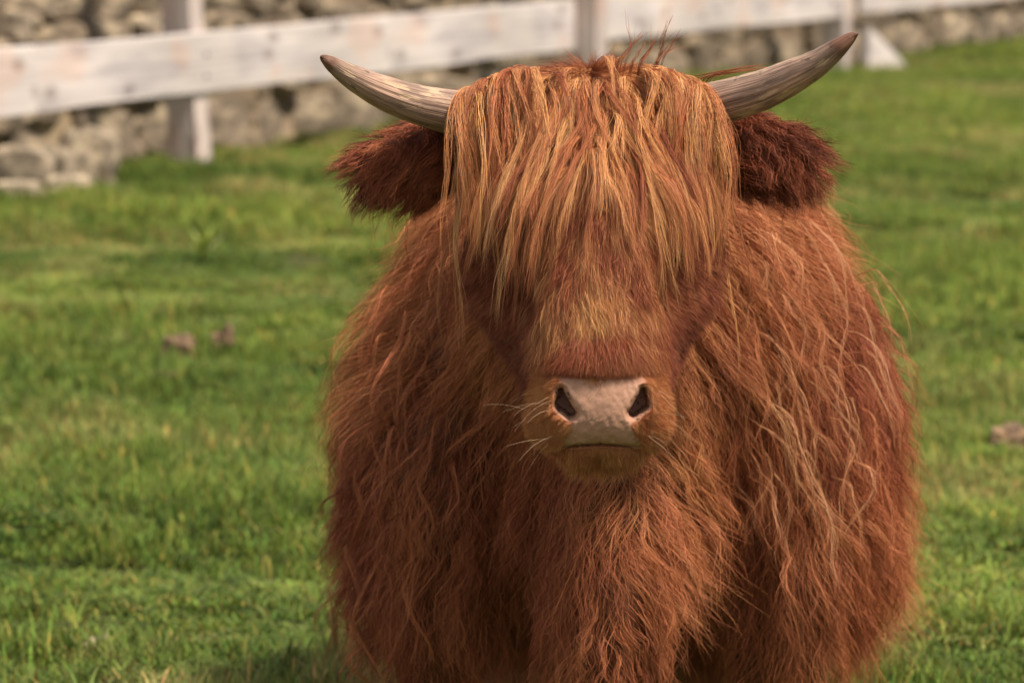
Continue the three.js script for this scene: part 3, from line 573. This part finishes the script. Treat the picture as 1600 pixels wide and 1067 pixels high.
{
  // coat of the torso, neck and legs: clumps of long hair that follow the body and hang
  const flow = (p, front) => { const side = p.x - 0.15, a = noise(p.x * 7, p.y * 7, p.z * 7), b = noise(p.x * 7 + 31, p.y * 7, p.z * 7), c = noise(p.x * 19, p.y * 19, p.z * 19 + 11); return V(side * (front ? 0.9 : 0.5) + 0.55 * a + 0.5 * c, -0.9 + 0.3 * b + 0.2 * c, (front ? 0.05 : -0.22) + 0.4 * b - 0.35 * c); };
  const clump = (B, p, n, len, nh, r, o) => {
    const front = p.z > -6.15, steps = o.steps ?? 7, h = len / steps, q = p.clone(), v = n.clone().multiplyScalar(o.lift).add(flow(q, front)).normalize(), pts = [q.clone()], ph = rnd() * 6.28, ph2 = rnd() * 6.28;
    for (let k = 1; k <= steps; k++) {
      const t = k / steps; v.lerp(o.flow ? o.flow(q) : flow(q, front), 0.33).normalize(); q.addScaledVector(v, h); q.x += o.wave * len * Math.sin(t * 8 + ph) * 0.3; q.z += o.wave * len * Math.sin(t * 7 + ph2) * 0.3;
      const d = sdf(q.x, q.y, q.z), clear = 0.004 + o.layer * Math.min(1, t * 2); if (d < clear) { const g = grad(q, 0.004); q.addScaledVector(g, clear - d); const c = v.dot(g); if (c < 0) v.addScaledVector(g, -c * 0.9).normalize(); }
      pts.push(q.clone());
    }
    const t1 = V(n.y, -n.x, 0.2).cross(n).normalize(), t2 = V(0, 0, 0).crossVectors(n, t1);
    for (let k = 0; k < nh; k++) {
      const a = rnd() * 6.283, rad = Math.sqrt(rnd()) * r, off = V(0, 0, 0).addScaledVector(t1, Math.cos(a) * rad).addScaledVector(t2, Math.sin(a) * rad), fly = rnd() < o.fly, fl = (fly ? 0.3 : 0.07) * len, f1 = gauss() * fl, f2 = gauss() * fl, f3 = Math.abs(gauss()) * fl * 0.7, pa = rnd() * 6.28, fr = o.frizz * len * rr(0.3, 1.3), wf = rr(5, 12), L = rr(0.6, 1.08), qs = [];
      for (let i = 0; i <= steps; i++) { const t = i / steps, f = Math.min(t * L * steps, steps - 1e-6), j = Math.floor(f), e = f - j, keep = 1 - (1 - o.tip) * t * t * (3 - 2 * t), A = pts[j], C = pts[j + 1], s1 = fr * t * Math.sin(t * wf + pa), s2 = fr * t * Math.cos(t * wf + pa * 1.6);
        qs.push(V(A.x + (C.x - A.x) * e + off.x * keep + (f1 * t1.x + f2 * t2.x + f3 * n.x) * t * t + s1 * t1.x + s2 * n.x, A.y + (C.y - A.y) * e + off.y * keep + (f1 * t1.y + f2 * t2.y + f3 * n.y) * t * t + s1 * t1.y + s2 * n.y, A.z + (C.z - A.z) * e + off.z * keep + (f1 * t1.z + f2 * t2.z + f3 * n.z) * t * t + s1 * t1.z + s2 * n.z)); }
      const b = rr(0.62, 1.35), w = (o.w ?? 0.00034) * rr(0.7, 1.35);
      addRibbon(B, qs, (t) => w * (1 - 0.85 * t * t), randDir(), [o.col[0] * b, o.col[1] * b * rr(0.93, 1.06), o.col[2] * b * rr(0.86, 1.1)]);
    }
  };
  seed(9001); const B = ribbons(), S = sampler(torsoCut); let made = 0;
  while (made < 9000) {
    const [p, n] = S.pick(); if (p.y < 0.12) continue;
    const seen = n.z + 0.25 * (0.3 - Math.abs(p.x - 0.15)); if (seen < -0.3 && rnd() < 0.88) continue; if (p.z < -6.9 && rnd() < 0.5) continue; if (p.y < 0.3 && rnd() < 0.6) continue;
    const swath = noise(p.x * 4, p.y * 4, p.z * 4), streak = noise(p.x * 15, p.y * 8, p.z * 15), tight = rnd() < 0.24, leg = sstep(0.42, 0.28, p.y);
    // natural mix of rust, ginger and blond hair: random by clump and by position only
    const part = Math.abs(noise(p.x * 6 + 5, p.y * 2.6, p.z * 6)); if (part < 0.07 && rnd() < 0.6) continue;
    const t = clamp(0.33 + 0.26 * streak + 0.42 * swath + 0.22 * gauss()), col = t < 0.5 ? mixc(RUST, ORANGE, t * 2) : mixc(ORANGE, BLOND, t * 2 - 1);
    const len = lerp(0.145 + 0.05 * swath, 0.09, leg) * rr(0.6, 1.3) * (part < 0.1 ? 0.6 : 1);
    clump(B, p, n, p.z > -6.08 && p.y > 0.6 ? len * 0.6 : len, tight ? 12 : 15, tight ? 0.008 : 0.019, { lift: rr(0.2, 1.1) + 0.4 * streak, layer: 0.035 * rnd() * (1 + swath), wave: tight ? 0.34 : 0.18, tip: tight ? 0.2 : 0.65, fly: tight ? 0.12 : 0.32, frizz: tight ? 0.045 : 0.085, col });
    made++;
  }
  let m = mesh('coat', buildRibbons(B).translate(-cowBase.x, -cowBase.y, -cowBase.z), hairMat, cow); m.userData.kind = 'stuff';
  // ears
  seed(9100); const E = ribbons(), H = sampler(headG), mid = P(918, 240, 5.78); made = 0;
  while (made < 800) {
    const [p, n] = H.pick(); if (!EAR(p)) continue;
    const s = Math.sign(p.x - mid.x), out = Math.abs(p.x - mid.x), nl = noise(p.x * 30, p.y * 30, p.z * 30);
    const fl = (q) => { const a = noise(q.x * 24, q.y * 24, q.z * 24), b = noise(q.x * 24 + 9, q.y * 24, q.z * 24); return V(s * 0.5 + 0.7 * a, -0.4 + 0.7 * b, 0.3 + 0.5 * a); };
    const t = clamp(0.4 + 0.35 * nl + 0.3 * gauss());
    clump(E, p, n, rr(0.032, 0.062), 20, 0.009, { lift: rr(0.4, 1.1), layer: 0.012 * rnd(), wave: 0.25, tip: 0.45, fly: 0.3, frizz: 0.09, w: 0.0003, col: t < 0.5 ? mixc(DEEP, RUST, t / 0.5) : mixc(RUST, ORANGE, (t - 0.5) / 0.5), flow: fl });
    made++;
  }
  m = mesh('ear_fur', buildRibbons(E).translate(-cowBase.x, -cowBase.y, -cowBase.z), hairMat, cow); m.userData.kind = 'stuff';
}
{
  // loose strands: over the right shoulder and flank, hanging curls on the left flank, stray locks at the ears and the crown
  seed(616); const B = ribbons();
  const strand = (px, py, d, dir, len, o) => { const p = onSkin(px, py, d); const pts = guide(p, dir, len, o); lock(B, pts, o); };
  for (let k = 0; k < 90; k++) {
    const px = rr(1130, 1330), py = rr(300, 760), t = rnd();
    strand(px, py, 6.0, V(rr(0.1, 0.8), rr(-0.6, 0.2), rr(0.2, 0.7)), rr(0.10, 0.22), { n: 8, r: 0.0025, tip: 0.3, own: 0.0018, fly: 0.2, w: 0.00025, wave: rr(0.5, 1.1), freq: rr(8, 15), grav: 0.22, clear: 0.035 + 0.03 * rnd(), steps: 14, col: mixc(ORANGE, PALE, rr(0, 0.6)) });
  }
  for (let k = 0; k < 45; k++) {
    const px = rr(610, 710), py = rr(450, 900);
    strand(px, py, 6.0, V(rr(-0.7, 0.1), rr(-0.6, 0.1), rr(0.2, 0.7)), rr(0.10, 0.20), { n: 9, r: 0.003, tip: 0.2, own: 0.0014, fly: 0.1, w: 0.0003, wave: rr(0.5, 1.2), freq: rr(8, 16), grav: 0.22, clear: 0.035 + 0.03 * rnd(), steps: 14, col: mixc(RUST, ORANGE, rnd()) });
  }
  for (const [px, py, l] of [[575, 760, 0.12], [560, 780, 0.12], [545, 800, 0.14], [560, 850, 0.17], [575, 900, 0.16], [560, 950, 0.15], [590, 930, 0.2], [540, 840, 0.1], [580, 980, 0.14], [600, 1000, 0.16], [555, 880, 0.2], [1370, 880, 0.14], [1350, 920, 0.14], [1380, 840, 0.16]]) for (let k = 0; k < 4; k++)
    strand(px + gauss() * 14, py + gauss() * 20, 6.0, V(px < 900 ? -0.7 : 0.6, 0, 0.2), l * rr(0.6, 1.0), { n: 14, r: 0.004, tip: 0.18, own: 0.002, fly: 0.12, w: 0.00032, wave: rr(1.0, 1.9), freq: rr(12, 20), grav: 0.25, clear: 0.03, steps: 16, col: mixc(RED, ORANGE, rnd()) });
  for (let k = 0; k < 14; k++) { const left = k % 2; strand(left ? rr(590, 690) : rr(1150, 1250), rr(285, 310), 5.6, V(left ? -0.1 : 0.15, -1, 0.3), rr(0.08, 0.17), { n: 4, r: 0.0022, tip: 0.3, own: 0.001, fly: 0.1, w: 0.00025, wave: rr(0.4, 0.9), freq: rr(5, 9), grav: 0.2, clear: 0.01, steps: 14, col: mixc(RED, ORANGE, rnd()) }); }
  for (let k = 0; k < 26; k++) { const right = k < 12; strand(right ? rr(1040, 1110) : rr(960, 1030), right ? 150 : 130, 5.5, V(right ? 1 : 0.4, right ? 0.35 : 0.9, right ? 0.15 : -0.1), right ? rr(0.07, 0.12) : rr(0.04, 0.08), { n: 6, r: 0.002, tip: 0.3, own: 0.0008, fly: 0.2, w: 0.00024, wave: 0.5, freq: 6, grav: right ? 0.05 : 0.02, pull: V(1, right ? -0.3 : 0.2, 0), clear: 0.03, steps: 12, col: mixc(RED, ORANGE, rnd()) }); }
  for (let k = 0; k < 14; k++) { const left = k % 2; strand(left ? rr(705, 740) : rr(1095, 1130), rr(200, 300), 5.5, V(left ? -0.1 : 0.05, -0.5, 0.5), rr(0.16, 0.30), { n: 8, r: 0.0028, tip: 0.15, own: 0.0014, fly: 0.12, w: 0.0003, wave: rr(0.2, 0.5), freq: rr(5, 10), grav: 0.25, clear: 0.02 + 0.02 * rnd(), steps: 16, col: mixc(RUST, BLOND, rnd()) }); }
  const m = mesh('loose_locks', buildRibbons(B).translate(-cowBase.x, -cowBase.y, -cowBase.z), hairMat, cow); m.userData.kind = 'stuff';
}
{
  // whiskers
  seed(88); const B = ribbons();
  for (let k = 0; k < 40; k++) {
    const s = rnd() < 0.5 ? -1 : 1, mx = s * rr(0.055, 0.085), my = rr(-0.05, 0.03), p = V(MZ.x + mx, MZ.y + my, MZ.z + 0.09); for (let q = 0; q < 60; q++) { const d = sdf(p.x, p.y, p.z); if (d < 0.001) break; p.z -= Math.max(0.001, d * 0.8); } if (p.z < MZ.z - 0.04) continue;
    const pts = guide(p, V(s * rr(0.6, 1.2), rr(-0.7, 0.5), rr(0.0, 0.9)), rr(0.02, 0.075), { steps: 10, grav: rr(0, 0.10), wave: 0.16, clear: 0.0 });
    addRibbon(B, pts, (t) => 0.00017 * (1 - 0.7 * t), randDir(), [0.66, 0.46, 0.30]);
  }
  const m = mesh('whiskers', buildRibbons(B).translate(-cowBase.x, -cowBase.y, -cowBase.z), hairMat, cow); m.userData.kind = 'stuff';
}
// ---------------------------------------------------------------- things lying in the grass
function groundAt(px, py) { let d = 6.5; for (; d < 30; d += 0.01) { const p = P(px, py, d); if (p.y < groundY(p.x, p.z)) return p; } return P(px, py, 12); }
seed(71);
const clodMat = new THREE.MeshStandardMaterial({ map: stoneTex[1], bumpMap: stoneTex[1], bumpScale: 0.01, roughness: 1, color: new THREE.Color().setRGB(0.50, 0.36, 0.26) });
for (const [px, py, w, h, mat, name, label, cat] of [
  [276, 562, 0.105, 0.05, clodMat, 'earth_clod', 'flat reddish-brown earth clod in the grass', 'clod'],
  [350, 562, 0.062, 0.065, clodMat, 'earth_clod', 'rounded upright brown earth clod next to the flat clod', 'clod'],
  [248, 612, 0.085, 0.045, clodMat, 'field_stone', 'dull brown stone half hidden in the grass near the clods', 'stone'],
  [150, 1028, 0.055, 0.03, stoneMats[2], 'field_stone', 'small whitish stone lying in short grass', 'stone'],
  [1573, 705, 0.095, 0.045, clodMat, 'field_stone', 'low jagged brown stone in the grass away from the fence', 'stone'],
]) { const p = groundAt(px, py), m = mesh(name, stoneGeo(50 + px * 0.37, 0.55, 0.15), mat, scene); m.scale.set(w, h * 1.5, w * 0.8); m.position.set(p.x, groundY(p.x, p.z) + h * 0.55, p.z); m.rotation.set(0.1, rnd() * 2, 0.15 * gauss()); tag(m, label, cat); }
{
  // broad-leaved weed
  const p = groundAt(318, 418), w = new THREE.Group(); w.name = 'broadleaf_weed'; w.position.set(p.x, groundY(p.x, p.z), p.z); scene.add(w); tag(w, 'yellow-green broad-leaved weed standing above the grass', 'plant');
  const lm = new THREE.MeshPhysicalMaterial({ color: new THREE.Color().setRGB(0.26, 0.31, 0.045), roughness: 1, transmission: 0.3, thickness: 0, side: THREE.DoubleSide });
  for (let k = 0; k < 7; k++) {
    const g = new THREE.PlaneGeometry(0.028, 0.11, 4, 8), q = g.attributes.position; for (let i = 0; i < q.count; i++) { const t = q.getY(i) / 0.11 + 0.5, x = q.getX(i) * Math.sin(Math.PI * clamp(t * 0.93 + 0.05)) ** 0.7; q.setXYZ(i, x, t * 0.11, 0.35 * t * t * 0.11 + 6 * x * x); } g.computeVertexNormals();
    const m = mesh('leaf', g, lm, w); m.rotation.set(rr(0.05, 0.5), k * 0.9, 0, 'YXZ'); m.position.y = 0.02;
  }
}
renderer.render(scene, camera);
